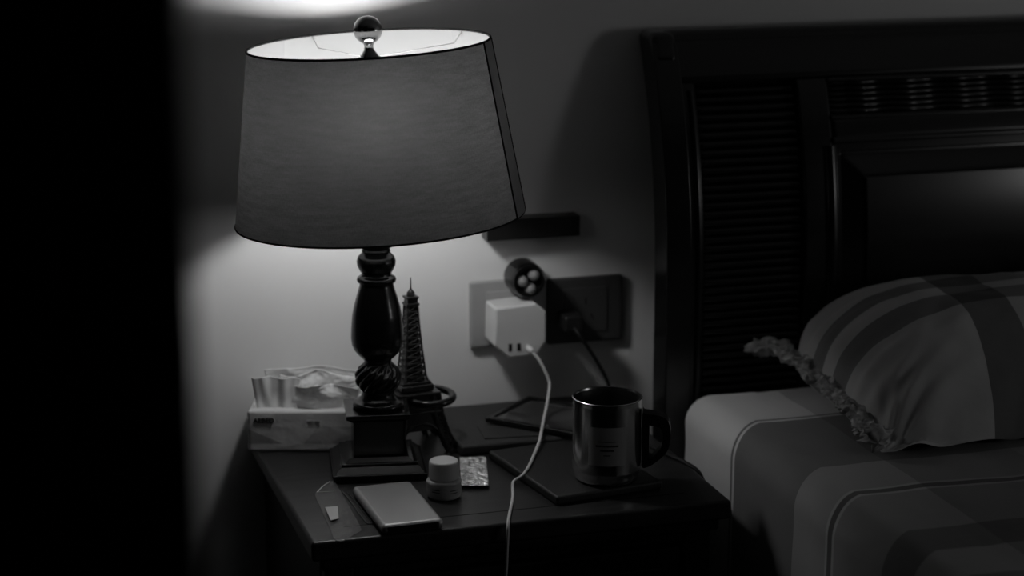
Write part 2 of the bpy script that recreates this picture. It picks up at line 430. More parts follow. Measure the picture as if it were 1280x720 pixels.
# ---------------------------------------------------------------- tissue pack
A = math.radians(-16.5)
tp = thing('tissue_pack', 'pale soft pack of tissues at the back left of the nightstand', 'tissue box', (.4335, 2.758, NT), A)
def soft(p):
    k = nz(p.x, p.y, p.z, 22)*.0022 + nz(p.x+3, p.y, p.z, 60)*.0008
    cx, cy, cz = .087, .040, .03
    d = Vector((p.x-cx, p.y-cy, p.z-cz)).normalized()
    q = p + d*k*min(1, max(0, (p.y-.001)/.004))
    q.z = max(q.z, .0005)
    # soft top sags toward the opening
    if p.z > .05: q.z -= .004*math.exp(-((p.y-.04)/.02)**2)*math.exp(-((p.x-.085)/.05)**2)
    return q
build('pack', rounded((0, 0, .0005), (.176, .084, .060), .0045, (44, 24, 18), soft), M['wrap'], tp, angle=80)
b = bmesh.new()
def rim(u, v):
    a = 2*PI*u; r = .9+.1*v
    return Vector((.080+.052*r*math.cos(a), .030+.017*r*math.sin(a), .0585+.0016*math.sin(a*3)-.001*(1-v)))
vs = grid(b, 48, 2, rim, True); b.faces.new([r[0] for r in vs])
build('opening', b, M['slit'], tp)
def tissue(seed, xa, xb, h, yb, flare, fold, fr, lump):
    b = bmesh.new(); rs = random.Random(seed); ph = [rs.uniform(0, 6.28) for _ in range(6)]
    def f(u, v):
        x = xa+(xb-xa)*u + v*flare*(1-2*u)*-1
        env = v**.8
        y = yb + env*(fold*math.sin(u*fr+ph[0]+v*.8) + fold*.35*math.sin(u*fr*2.3+ph[1])) + (1-env)*.0015*math.sin(u*19+ph[3])
        z = .0555 + h*v*(1+.03*math.sin(u*fr*.9+ph[4])+.13*lump*nz(u*3, 0, seed)) - .012*max(0, u-.7)*v
        # broad dents of the crumpled paper
        y += env*.016*lump*nz(u*3.5+seed, v*2.2, seed*.7) + .004*env*lump*abs(nz(u*9, v*7, seed))
        return Vector((x, y, z))
    grid(b, 80, 30, f)
    return b
for (s, xa, xb, h, yb, fl, fo, fr, lu) in ((3, .012, .066, .048, .018, .007, .0022, 13, .10), (5, .030, .150, .054, .044, .010, .0030, 6, .5), (9, .050, .150, .050, .028, .006, .0030, 5, .75), (12, .062, .150, .036, .018, .004, .0035, 4, .8)):
    o = build('tissue', tissue(s, xa, xb, h, yb, fl, fo, fr, lu), M['tissue'], tp, angle=80, wn=False)
    md = o.modifiers.new('s', 'SOLIDIFY'); md.thickness = .0006
def text(name, body, size, m, parent, mtx, ext=.0003, off=0):
    c = bpy.data.curves.new(name, 'FONT'); c.body = body; c.size = size; c.extrude = ext; c.resolution_u = 3; c.offset = off; c.align_x = 'LEFT'
    o = bpy.data.objects.new(name, c); COL.objects.link(o)
    dg = bpy.context.evaluated_depsgraph_get(); me = bpy.data.meshes.new_from_object(o.evaluated_get(dg))
    bpy.data.objects.remove(o); me.transform(mtx); me.materials.clear(); me.materials.append(m)
    o = bpy.data.objects.new(name, me); COL.objects.link(o)
    if parent: o.parent = parent
    return o
XR = Matrix.Rotation(PI/2, 4, 'X')
text('brand_print', 'AEBED', .0098, M['print'], tp, Matrix.Translation((.008, -.0004, .043)) @ XR, .0008, .0003)
text('small_print', 'mini size', .0052, M['decal'], tp, Matrix.Translation((.083, -.0004, .044)) @ XR, .0008)

# ---------------------------------------------------------------- lattice tower figurine
tw = thing('tower_figurine', 'dark metal lattice tower figurine standing behind the lamp base', 'figurine', (.6585, 2.715, NT), math.radians(8))
prof_h = [(0, .052), (.012, .046), (.030, .039), (.055, .0325), (.082, .0295), (.090, .0270), (.098, .0180), (.108, .0150), (.14, .0118), (.17, .0092), (.20, .0074), (.214, .0066)]
def hw(z):
    for (a, b), (c, d) in zip(prof_h, prof_h[1:]):
        if z <= c: return b+(d-b)*(z-a)/(c-a)
    return prof_h[-1][1]
def bar(bm, a, b, r): tube(bm, [a, b], r, 5, smooth=False)
def legs(z0, z1, n, w, bm):
    """four corner posts and the crossing lattice of one storey"""
    zs = [z0+(z1-z0)*k/n for k in range(n+1)]
    for sx, sy in ((-1, -1), (1, -1), (1, 1), (-1, 1)):
        tube(bm, [(sx*hw(z), sy*hw(z), z) for z in zs], w, 6, smooth=False)
    for za, zb in zip(zs, zs[1:]):
        for s in range(4):
            R = Matrix.Rotation(s*PI/2, 3, 'Z')
            ha, hb = hw(za), hw(zb)
            bar(bm, R @ Vector((-ha, -ha, za)), R @ Vector((hb, -hb, zb)), w*.55)
            bar(bm, R @ Vector((ha, -ha, za)), R @ Vector((-hb, -hb, zb)), w*.55)
            bar(bm, R @ Vector((-hb, -hb, zb)), R @ Vector((hb, -hb, zb)), w*.5)
def core(bm, zs, k):
    R4 = []
    for z in zs:
        h = hw(z)*k; R4.append([bm.verts.new((sx*h, sy*h, z)) for sx, sy in ((-1, -1), (1, -1), (1, 1), (-1, 1))])
    for A_, B_ in zip(R4, R4[1:]):
        for q in range(4): bm.faces.new((A_[q], A_[(q+1) % 4], B_[(q+1) % 4], B_[q]))
    bm.faces.new(R4[0][::-1]); bm.faces.new(R4[-1])
bm = bmesh.new(); core(bm, (.099, .108, .14, .17, .205), .80); build('inner_shaft', bm, M['black_satin'], tw, smooth=False)
bm = bmesh.new(); core(bm, (.034, .055, .082), .93); build('inner_shaft', bm, M['black_satin'], tw, smooth=False)
bm = bmesh.new(); legs(.098, .207, 12, .0015, bm); build('spire_lattice', bm, M['dark_metal'], tw, smooth=False)
bm = bmesh.new()
for sx, sy in ((-1, -1), (1, -1), (1, 1), (-1, 1)):
    for dx, dy in ((0, 0), (-.014, 0), (0, -.014), (-.014, -.014)):
        tube(bm, [(sx*(hw(z)+dx*(1-z/.2)), sy*(hw(z)+dy*(1-z/.2)), z) for z in (0, .012, .030, .055, .082)], .0024, 6, smooth=False)
    zs = [.004+.013*k for k in range(7)]
    for za, zb in zip(zs, zs[1:]):
        a, b = hw(za), hw(zb)
        for q in ((0, 1), (1, 0)):
            d = .014
            P1 = Vector((sx*(a-d*q[0]), sy*(a-d*q[1]), za)); P2 = Vector((sx*b, sy*b, zb)); P3 = Vector((sx*a, sy*a, za)); P4 = Vector((sx*(b-d*q[0]), sy*(b-d*q[1]), zb))
            bar(bm, P1, P2, .0010); bar(bm, P3, P4, .0010); bar(bm, P3, P1, .0009)
build('leg_lattice', bm, M['dark_metal'], tw, smooth=False)
bm = bmesh.new()
for s in range(4):
    R = Matrix.Rotation(s*PI/2, 3, 'Z'); pts = []
    for k in range(17):
        t = PI*k/16; z = .006+.038*math.sin(t); x = -.034*math.cos(t)
        pts.append(R @ Vector((x, -hw(z)*.97, z)))
    tube(bm, pts, .0018, 6, smooth=False)
build('arch', bm, M['dark_metal'], tw)
bm = Box((-.034, -.034, .056), (.034, .034, .060), .001); box(bm, (-.031, -.031, .062), (.031, .031, .064), .0005); build('platform', bm, M['dark_metal'], tw)
bm = Box((-.0315, -.0315, .082), (.0315, .0315, .086), .001); box(bm, (-.021, -.021, .096), (.021, .021, .100), .001); box(bm, (-.024, -.024, .087), (.024, .024, .096), .002); build('platform', bm, M['dark_metal'], tw)
bm = Box((-.0095, -.0095, .206), (.0095, .0095, .210), .0008); box(bm, (-.0075, -.0075, .210), (.0075, .0075, .216), .0008); box(bm, (-.009, -.009, .216), (.009, .009, .219), .0008)
lathe(bm, [(0, .219), (.006, .219), (.0055, .224), (.003, .227), (.0012, .230), (.0007, .244), (0, .246)], 16)
build('turret', bm, M['dark_metal'], tw)
ring = bmesh.new(); tube(ring, [(.0325*math.cos(2*PI*k/64), .0325*math.sin(2*PI*k/64), .0025*math.sin(2*PI*k/64)) for k in range(64)], .0052, 12, smooth=False, closed=True)
o = build('bangle', ring, M['black_gloss']); o.location = (.6800, 2.700, NT+.0770); tag(o, 'thick black ring looped round the lattice tower figurine', 'bangle')

# ---------------------------------------------------------------- wall bar and outlet
o = build('wall_shelf', Box((-.074, -.030, -.0155), (.067, 0, .0155), .0015), M['black_satin']); o.location = (.872, WY, .8805)
tag(o, 'small black rectangular ledge on the wall behind the lampshade', 'shelf')
so = thing('outlet_plate', 'grey socket plate on the wall behind the white adapter', 'outlet', (.836, WY, .752))
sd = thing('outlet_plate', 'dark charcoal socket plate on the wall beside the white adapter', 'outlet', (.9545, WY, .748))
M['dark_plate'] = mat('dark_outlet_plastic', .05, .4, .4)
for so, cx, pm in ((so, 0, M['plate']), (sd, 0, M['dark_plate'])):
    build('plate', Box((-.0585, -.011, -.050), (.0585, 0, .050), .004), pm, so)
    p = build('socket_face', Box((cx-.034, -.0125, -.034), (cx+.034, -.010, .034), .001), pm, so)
    b = bmesh.new()
    for dx, a in ((-.010, 25), (.010, -25), (0, 0)):
        box(b, (-.001, -.0131, -.005), (.001, -.012, .005), 0, mtx=Matrix.Translation((cx+dx, 0, -.010 if dx else .014)) @ Matrix.Rotation(math.radians(a), 4, 'Y'))
    build('slots', b, M['port'], p, smooth=False)
pc = thing('power_adapter', 'white cube power adapter with two small ports plugged into the socket plate', 'adapter', (.8365, WY-.0130, .7385))
# chamfered block, hanging a little askew
cb = [(-.037, .036), (.024, .040), (.040, .026), (.040, -.018), (.026, -.038), (-.016, -.040), (-.039, -.020)]
def prism(pts, y0, y1, bev):
    b = bmesh.new(); A_ = [b.verts.new((x, y0, z)) for x, z in pts]; B_ = [b.verts.new((x, y1, z)) for x, z in pts]
    n = len(pts); b.faces.new(A_); b.faces.new(B_[::-1])
    for k in range(n): b.faces.new((A_[k], B_[k], B_[(k+1) % n], A_[(k+1) % n]))
    if bev: bmesh.ops.bevel(b, geom=b.edges[:], offset=bev, segments=4, profile=.5, affect='EDGES')
    return b
build('casing', prism(cb, -.055, 0, .004), M['white_plastic'], pc)
for dx in (-.0150, -.0020): build('usb_port', Box((dx-.0026, -.0556, -.029), (dx+.0026, -.0545, -.018), .0003), M['port'], pc)
rp = thing('round_plug', 'round black plug with shiny grey knobs above the white adapter', 'plug', (.8540, WY-.0130, .8080))
Yr = Matrix.Rotation(PI/2, 4, 'X')
b = lathe(bmesh.new(), [(0, 0), (.026, 0), (.027, .004), (.026, .036), (.023, .042), (.019, .042), (.017, .036), (.015, .030), (0, .030)], 48, mtx=Yr); build('casing', b, M['black_gloss'], rp)
for dx, dz in ((.008, .008), (.003, -.012), (-.009, .000)):
    b = lathe(bmesh.new(), [(0, .030), (.0080, .030), (.0084, .037), (.0065, .044), (.003, .0465), (0, .047)], 24, mtx=Matrix.Translation((dx, 0, dz)) @ Yr); build('knob', b, M['knob'], rp)
pl = thing('black_plug', 'black power plug in the dark socket plate, its cord hanging down', 'plug', (.923, WY-.0130, .738))
build('plug_body', rounded((-.014, -.040, -.013), (.014, 0, .013), .005, (8, 10, 8)), M['black_satin'], pl)
cb_ = bmesh.new()
tube(cb_, [(.923, WY-.050, .733), (.930, WY-.062, .722), (.945, 2.79, .700), (.962, 2.79, .672), (.975, 2.79, .645), (.972, 2.775, .622), (.956, 2.74, .606), (.955, 2.69, .6035), (.972, 2.64, .6030), (.985, 2.58, .6030), (.9985, 2.535, .6025), (1.012, 2.51, .590), (1.016, 2.50, .55), (1.016, 2.50, .45), (1.016, 2.50, .35), (1.016, 2.50, .12), (1.016, 2.51, .015), (1.014, 2.56, .0035), (1.012, 2.66, .0035)], .0028, 10)
o = build('power_cable', cb_, M['cable_black']); tag(o, 'thin black power cord hanging from the wall plug behind the steel mug', 'cord')
wc = bmesh.new()
tube(wc, [(.8487, WY-.0850, .7115), (.8580, 2.758, .7000), (.8681, 2.752, .6769), (.8705, 2.748, .6634), (.8602, 2.730, .6370), (.8450, 2.695, .6300),
          (.8200, 2.633, .6210), (.8000, 2.592, .6165), (.7760, 2.542, .6150), (.7600, 2.520, .6110), (.7530, 2.525, .6045), (.7462, 2.5155, .6025), (.7317, 2.4663, .6025), (.7146, 2.4198, .6025), (.7012, 2.3831, .6030),
          (.6975, 2.3722, .5985), (.6960, 2.3690, .588), (.6945, 2.3690, .55), (.6930, 2.3690, .50), (.6930, 2.366, .30), (.694, 2.362, .08), (.698, 2.345, .012), (.712, 2.30, .0035), (.76, 2.25, .0030), (.83, 2.24, .0030)], .00215, 10)
wires = build('white_cable', wc, M['cable_white']); tag(wires, 'white charging cable running from the adapter over the front of the nightstand', 'cable')
b = lathe(bmesh.new(), [(0, 0), (.0042, 0), (.0045, .002), (.0045, .014), (.003, .018), (.0025, .020), (0, .020)], 16, mtx=Matrix.Translation((.8485, WY-.0685, .7125)) @ Matrix.Rotation(PI/2, 4, 'X'))
build('plug_end', b, M['cable_white'], wires)

# ---------------------------------------------------------------- things lying on the nightstand
fo = thing('folder', 'flat charcoal folder against the wall at the back of the nightstand', 'folder', (.800, 2.748, NT))
b = rounded((-.088, -.096, .0003), (.165, .096, .0155), .004, (20, 20, 12)); build('cover', b, M['folder'], fo)
o = build('card', Box((-.045, -.03, 0), (.045, .03, .0012), .0004), M['folder']); o.location = (.800, 2.700, NT+.0158); o.rotation_euler = (0, 0, math.radians(-6)); tag(o, 'thin dark card under the edge of the picture frame', 'card')
pf = thing('picture_frame', 'dark framed glossy picture lying flat on the folder behind the mug', 'picture frame', (.772, 2.742, NT+.0188), math.radians(-47))
fw_, fd = .150, .125
def frm():
    b = bmesh.new(); w = .009
    box(b, (0, 0, 0), (fw_, w, .0075), .0015); box(b, (0, fd-w, 0), (fw_, fd, .0075), .0015); box(b, (0, w-.001, 0), (w, fd-w+.001, .0075), .0015); box(b, (fw_-w, w-.001, 0), (fw_, fd-w+.001, .0075), .0015)
    return b
build('frame', frm(), M['black_gloss'], pf); build('picture', Box((.008, .008, .001), (fw_-.008, fd-.008, .005), 0), M['picture'], pf, smooth=False)

nb = thing('notebook', 'black leather notebook lying under the steel mug', 'notebook', (.7775, 2.4215, NT), math.radians(8.5))
NW, ND = .156, .215
build('cover', rounded((0, 0, .0004), (NW, ND, .0125), .0038, (18, 20, 12)), M['leather'], nb)
build('pages', Box((NW-.003, .004, .003), (NW+.0003, ND-.004, .010), .0004), M['pages'], nb)

MX, MY, MZ = .8635, 2.475, NT+.0127
mg = thing('mug', 'stainless steel mug with black handle standing on the notebook', 'mug', (MX, MY, MZ))
MR, MH = .0453, .1135
outer = [(0, .001), (.036, .0005), (.0405, .002), (.0425, .006), (.0432, .012), (MR, .018), (MR, MH-.008), (MR+.0004, MH-.003), (MR+.0008, MH-.0008), (MR, MH), (MR-.0012, MH-.0004), (MR-.0018, MH-.003)]
build('mug_body', lathe(bmesh.new(), fine(outer, 2), 96), M['steel'], mg, angle=50)
inner = [(MR-.0018, MH-.003), (MR-.0022, MH-.01), (MR-.0024, .010), (MR-.006, .005), (0, .004)]
build('inner_wall', lathe(bmesh.new(), fine(inner, 2), 96), M['steel_in'], mg)
# handle: black plastic D seen side-on
hd = Vector((.93, -.367, 0)).normalized(); hang = math.atan2(hd.y, hd.x)
HM = Matrix.Rotation(hang, 4, 'Z')
b = bmesh.new()
loop = [(.0462, .022), (.0462, .092), (.050, .0935), (.072, .090), (.0805, .083), (.0835, .070), (.0825, .052), (.077, .039), (.062, .025), (.050, .019)]
hole = [(.0560, .034), (.0560, .074), (.058, .0770), (.067, .0755), (.0715, .072), (.0735, .064), (.0725, .051), (.0685, .043), (.0615, .035), (.059, .0325)]
def dloop(pts, n=6): 
    P = spline([(x, 0, z) for x, z in pts+pts[:1]], n)[:-1]; return P
def ringface(y):
    return [[b.verts.new((p.x, y, p.z)) for p in dloop(l)] for l in (loop, hole)]
f0, f1 = ringface(-.0110), ringface(.0110)
n = len(f0[0])
for k in range(n):
    j = (k+1) % n
    b.faces.new((f0[0][k], f0[0][j], f0[1][j], f0[1][k])); b.faces.new((f1[0][k], f1[1][k], f1[1][j], f1[0][j]))
    b.faces.new((f0[0][k], f1[0][k], f1[0][j], f0[0][j])); b.faces.new((f0[1][k], f0[1][j], f1[1][j], f1[1][k]))
bmesh.ops.transform(b, matrix=HM, verts=b.verts[:])
o = build('handle', b, M['black_satin'], mg); o['label'] = 'black plastic handle'
md = o.modifiers.new('b', 'BEVEL'); md.width = .002; md.segments = 3; md.limit_method = 'ANGLE'
# etched decal facing the camera
ac = math.atan2(-MY, -MX) + math.radians(4)
def patch(a0, a1, z0, z1, off, n=24):
    b = bmesh.new()
    grid(b, n, 2, lambda u, v: Vector(((MR+off)*math.cos(a0+(a1-a0)*u), (MR+off)*math.sin(a0+(a1-a0)*u), z0+(z1-z0)*v))); return b
dcl = build('decal', patch(ac-.62, ac+.50, .031, .083, .00025), M['decal'], mg); dcl['label'] = 'pale grey printed panel on the mug'
b = bmesh.new()
for wa, zz, h in ((.26, .0635, .0012), (.33, .0570, .0024), (.20, .0510, .0024), (.10, .0450, .0012)):
    grid(b, 12, 1, lambda u, v, wa=wa, zz=zz, h=h: Vector(((MR+.0005)*math.cos(ac-.06-wa+2*wa*u), (MR+.0005)*math.sin(ac-.06-wa+2*wa*u), zz+h*v)))
build('decal_lines', b, M['decal_ink'], dcl)

pb = thing('power_bank', 'silver rectangular power bank at the front of the nightstand', 'power bank', (.5745, 2.4575, NT), math.radians(1.5))
build('casing', rounded((-.0400, -.0800, .0004), (.0400, .0800, .0140), (.0066, .0066, .0066), (20, 24, 14)), M['alu'], pb)
build('end_face', Box((-.033, -.0803, .003), (.033, -.0795, .0115), .0003), M['black_satin'], pb)
build('charging_port', Box((-.006, -.0807, .005), (.006, -.0800, .009), .0003), M['port'], pb)

pbt = thing('pill_bottle', 'small pale pill bottle with a screw cap beside the power bank', 'bottle', (.6480, 2.5000, NT))
BR = .0222
bp_ = [(0, .0005), (.0195, .0005), (BR-.0008, .002), (BR, .005), (BR, .0185), (BR+.0006, .020), (BR+.0008, .0225), (BR-.0005, .0245), (.018, .0262), (.0165, .027), (0, .027)]
build('bottle_body', lathe(bmesh.new(), fine(bp_, 2), 64), M['bottle'], pbt, angle=50)
def ribs(r, z, a): return r*(1+.006*math.cos(60*a)) if .028 < z < .048 else r
cp = [(.0180, .0262), (.0195, .0268), (.0197, .030), (.0196, .046), (.0188, .0492), (.0170, .0505), (0, .0508)]
build('screw_cap', lathe(bmesh.new(), fine(cp, 3), 180, ribs), M['cap'], pbt, angle=50)
o = build('label_band', lathe(bmesh.new(), [(BR+.0003, .006), (BR+.0003, .0175)], 64), M['plate'], pbt)
b = bmesh.new()
for ka, zz in ((-.75, .0145), (-.75, .0115), (.35, .0135), (.35, .010)):
    aa = math.atan2(-2.5, -.648)
    grid(b, 8, 1, lambda u, v, ka=ka, zz=zz: Vector(((BR+.0005)*math.cos(aa+ka+.5*u), (BR+.0005)*math.sin(aa+ka+.5*u), zz+.0012*v)))
build('label_print', b, M['print'], o)

bl = thing('blister_pack', 'crinkled silver foil blister pack behind the pill bottle', 'blister pack', (.7095, 2.576, NT), math.radians(-14))
b = bmesh.new()
def foil(u, v):
    x = (u-.5)*.037; y = (v-.5)*.122
    x *= 1-.04*max(0, abs(v-.5)*2-.9)*10
    z = .0045 + .0016*nz(x, y, 1, 90) + .0010*nz(x, y, 5, 200) + .002*(v-.5)**2
    return Vector((x, y, z))
grid(b, 26, 60, foil)
o = build('foil', b, M['foil'], bl, angle=12); md = o.modifiers.new('s', 'SOLIDIFY'); md.thickness = .0007
for i in range(2):
    for j in range(5):
        b = lathe(bmesh.new(), [(.0062, .0040), (.0058, .0015), (.0045, .0004), (0, .0003)], 20)
        o = build('blister', b, M['plate'], bl); o.location = (-.0088+.0176*i, -.047+.0235*j, 0)

bag = thing('plastic_sachet', 'clear plastic sachet with a small pale label at the left front corner of the nightstand', 'sachet', (.498, 2.470, NT))
out_ = [(-.009, .080), (.019, .122), (.023, .077), (.017, -.085), (-.020, -.103)]
b = bmesh.new()
def sach(u, v):
    # v runs from the open top to the front, u across
    y = .118-.218*v
    xl = -.010+(-.012)*v - .0 ; xr = .024-.006*v - .030*max(0, v-.86)/.14
    if v < .16: xl += (.16-v)/.16*.026
    x = xl+(xr-xl)*u
    z = .0022+.0030*math.sin(PI*u)*(1-.6*v)+.0016*nz(x, y, 2, 70)+.0008*nz(x, y, 7, 160)
    return Vector((x, y, max(z, .0009)))
grid(b, 18, 60, sach)
o = build('film', b, M['film'], bag, angle=30); md = o.modifiers.new('s', 'SOLIDIFY'); md.thickness = .0004
b = bmesh.new(); q = [b.verts.new((x, y, z)) for x, y, z in ((-.0115, .014, .0070), (.0045, .012, .0074), (-.0030, -.030, .0062), (-.0135, -.032, .0056))]
b.faces.new(q); e = bmesh.ops.extrude_face_region(b, geom=b.faces[:]); [setattr(v, 'co', v.co+Vector((0, 0, -.0004))) for v in e['geom'] if isinstance(v, bmesh.types.BMVert)]
build('label', b, M['cap'], bag, smooth=False)
for pts, r_ in (([(-.009, .080, .0045), (.004, .100, .006), (.016, .118, .0045)], .0007), ([(-.009, .080, .0047), (.002, .074, .0062), (.012, .073, .006)], .0006), ([(-.021, -.0985, .003), (-.016, -.101, .0026), (-.011, -.1005, .003)], .0009)):
    b = bmesh.new(); tube(b, pts, r_, 6); build('sealed_edge', b, M['white_plastic'], bag)

hp = bmesh.new(); tube(hp, [(0, .065, .0012), (.002, .03, .0012), (.003, -.02, .0012), (.0045, -.058, .0012), (.008, -.064, .0012), (.0115, -.058, .0012), (.010, -.02, .0012), (.008, .03, .0012), (.005, .062, .0012)], .0006, 6)
o = build('hairpin', hp, M['wire']); o.location = (.5235, 2.487, NT); tag(o, 'thin wire hairpin between the plastic sachet and the power bank', 'hairpin')

# ---------------------------------------------------------------- bed
BX, BYH = 1.82, 2.72
bed = thing('bed', 'dark wooden bed with a tall curved panelled headboard', 'bed', (BX, 1.75, 0))
def bend(p):
    z = p.z
    d = 0 if z < .80 else .62*(z-.80)**2 + .03*max(0, z-1.02)
    return Vector((p.x-BX, p.y+BYH+d-1.75, p.z))
def hb(bm, sub=True):
    if sub:
        # split long pieces so that they follow the curve
        for z in [.80+.03*k for k in range(13)]:
            g_ = bm.verts[:]+bm.edges[:]+bm.faces[:]
            bmesh.ops.bisect_plane(bm, geom=g_, plane_co=(0, 0, z), plane_no=(0, 0, 1))
    for v in bm.verts: v.co = bend(v.co)
    return bm
def hbox(x0, x1, z0, z1, y0, y1, bev=.003, bm=None): return box(bm or bmesh.new(), (x0, y0, z0), (x1, y1, z1), bev)
head = build('headboard', hb(hbox(1.05, 2*BX-1.05, .30, 1.135, .020, .034, 0)), M['dark_wood'], bed); head['label'] = 'tall dark headboard'
def mir(lo, hi): return (2*BX-hi, 2*BX-lo)
TOPZ = 1.151
def side(lo, hi): return ((lo, hi), mir(lo, hi))
for a, c in side(1.033, 1.072):
    bm = hbox(a, c, .0, TOPZ-.004, -.012, .040, .0025)
    lathe_ = bmesh.new()
    box(bm, (a-.001, -.013, TOPZ-.035), (c+.001, .046, TOPZ+.010), .012, 5)
    build('post', hb(bm), M['dark_wood'], head)
bm = hbox(1.062, 2*BX-1.062, 1.088, TOPZ, -.006, .040, .010); build('top_rail', hb(bm), M['dark_wood'], head)
bm = bmesh.new(); tube(bm, [(1.062, .008, TOPZ-.001), (2*BX-1.062, .008, TOPZ-.001)], .012, 16, smooth=False)
build('rail_roll', hb(bm, False), M['dark_wood'], head)
def ribbed(x0, x1, z0, z1, pitch, amp, bulge=None, nx=60, per=10):
    bm = bmesh.new(); n = int(round((z1-z0)/pitch)); nzv = n*per
    def f(u, v):
        x = x0+(x1-x0)*u; z = z0+(z1-z0)*v
        ph = (v*n) % 1
        rib = math.sqrt(max(0, 1-(2*ph-1)**2))
        e = min(u, 1-u)*(x1-x0); end = min(1, e/.012); end = math.sqrt(1-(1-end)**2)
        y = .018 - amp*rib*end
        if not bulge:
            t = max(0, min(1, (u*(x1-x0)-(x1-x0)+.016)/.016)); y -= .010*t*t*(.35+.65*rib)
        if bulge: y -= bulge(x)
        return Vector((x, y, z))
    grid(bm, nx, nzv, f); return bm
for a, c in side(1.094, 1.250):
    build('ribbed_panel', hb(ribbed(a, c, .50, 1.082, .0124, .0085), False), M['carved'], head)
for a, c in side(1.072, 1.0935):
    build('stile', hb(hbox(a, c, .36, 1.090, -.001, .03, .002)), M['dark_wood'], head)
for a in (1.086, 2*BX-1.086):
    bm = bmesh.new(); tube(bm, [(a, .000, .40+.04*k) for k in range(18)], .0055, 14, smooth=False)
    build('bead', hb(bm, False), M['dark_wood'], head)
for a, c in side(1.2505, 1.300):
    build('stile', hb(hbox(a, c, .36, 1.090, -.004, .03, .004)), M['dark_wood'], head)
for a in (1.294, 2*BX-1.294):
    bm = bmesh.new(); tube(bm, [(a, -.002, .40+.035*k) for k in range(18)], .0100, 18, smooth=False)
    build('bead', hb(bm, False), M['dark_wood'], head)
IX0, IX1 = 1.300, 2*BX-1.300
def wave(x): return .006*(math.sin((x-1.432)/.0885*2*PI+PI/2)*.5+.5)*min(1, max(0, (x-1.335)/.03))*min(1, max(0, (2*BX-1.335-x)/.03))
build('carved_frieze', hb(ribbed(IX0+.004, IX1-.004, 1.036, 1.084, .0080, .0045, wave, 480, 8), False), M['carved'], head)
build('mid_rail', hb(hbox(IX0, IX1, 1.000, 1.034, -.006, .03, .006)), M['dark_wood'], head)
bm = bmesh.new(); tube(bm, [(IX0, -.004, 1.034), (IX1, -.004, 1.034)], .0035, 10, smooth=False); tube(bm, [(IX0, -.004, 1.002), (IX1, -.004, 1.002)], .005, 10, smooth=False); tube(bm, [(IX0, -.004, 1.087), (IX1, -.004, 1.087)], .003, 10, smooth=False)
build('rail_bead', hb(bm, False), M['dark_wood'], head)
# framed field: raised panel with sloping margins
bm = bmesh.new()
def field(u, v):
    x = IX0+(IX1-IX0)*u; z = .44+(.998-.44)*v
    ex = min(x-IX0, IX1-x); ez = min(z-.44, .998-z); e = min(ex, ez)
    if e < .012: y = -.002
    elif e < .016: y = .012
    elif e < .050: y = .014-.010*(e-.016)/.034
    else: y = -.001
    return Vector((x, y, z))
xs_ = 0
grid(bm, 420, 140, field)
build('raised_panel', hb(bm, False), M['dark_wood'], head, angle=40)
for nm, lo, hi in (('side_rail', (1.035, .72, .14), (1.065, 2.70, .298)), ('side_rail', (2*BX-1.065, .72, .14), (2*BX-1.035, 2.70, .298)), ('foot_rail', (1.035, .68, .0), (2*BX-1.035, .72, .40))):
    build(nm, box(bmesh.new(), (lo[0]-BX, lo[1]-1.75, lo[2]), (hi[0]-BX, hi[1]-1.75, hi[2]), .006), M['dark_wood'], bed)
build('slat_base', box(bmesh.new(), (1.066-BX, .74-1.75, .28), (2*BX-1.066-BX, 2.69-1.75, .30), .002), M['stand_side'], bed)

ys = [(1.2, .30), (1.70, .14), (1.76, .30), (1.86, .15), (1.935, .29), (2.018, .13), (2.085, .26), (2.212, .42), (2.2165, .10), (2.2300, .42), (2.2345, .30), (2.328, .150), (2.5310, .60), (2.5375, .16), (2.5420, .60), (2.60, .60)]
xs = [(.9, .82), (1.195, .55), (1.375, .66), (1.62, .35), (1.80, .62), (2.0, .35), (2.2, .7)]
M['sheet'] = plaid('plaid_sheet', 'Object', xs, ys, (.9, 2.7), (1.2, 2.8), bump=.25, skew=(1.105, .75))
mt = thing('mattress', 'mattress in a striped plaid fitted sheet on the dark bed', 'mattress', (0, 0, 0))
build('mattress_core', rounded((1.075, .78, .302), (2*BX-1.075, 2.700, .60), .03, (10, 10, 6)), M['tissue'], mt)
def crease(p):
    k = .0035*nz(p.x*1.3, p.y, p.z, 7)+.0015*nz(p.x, p.y+4, p.z, 18)
    if p.x < 1.16: p = p+Vector((-k, 0, k*.5))
    else: p = p+Vector((0, 0, k))
    p.y -= .014*max(0, (p.z-.60))*0
    return p
sheet = build('fitted_sheet', rounded((1.052, .76, .306), (2*BX-1.052, 2.704, .651), (.045, .030, .040), (160, 180, 36), crease), M['sheet'], mt, angle=80)
sheet['label'] = 'plaid sheet of pale, grey and dark bands'

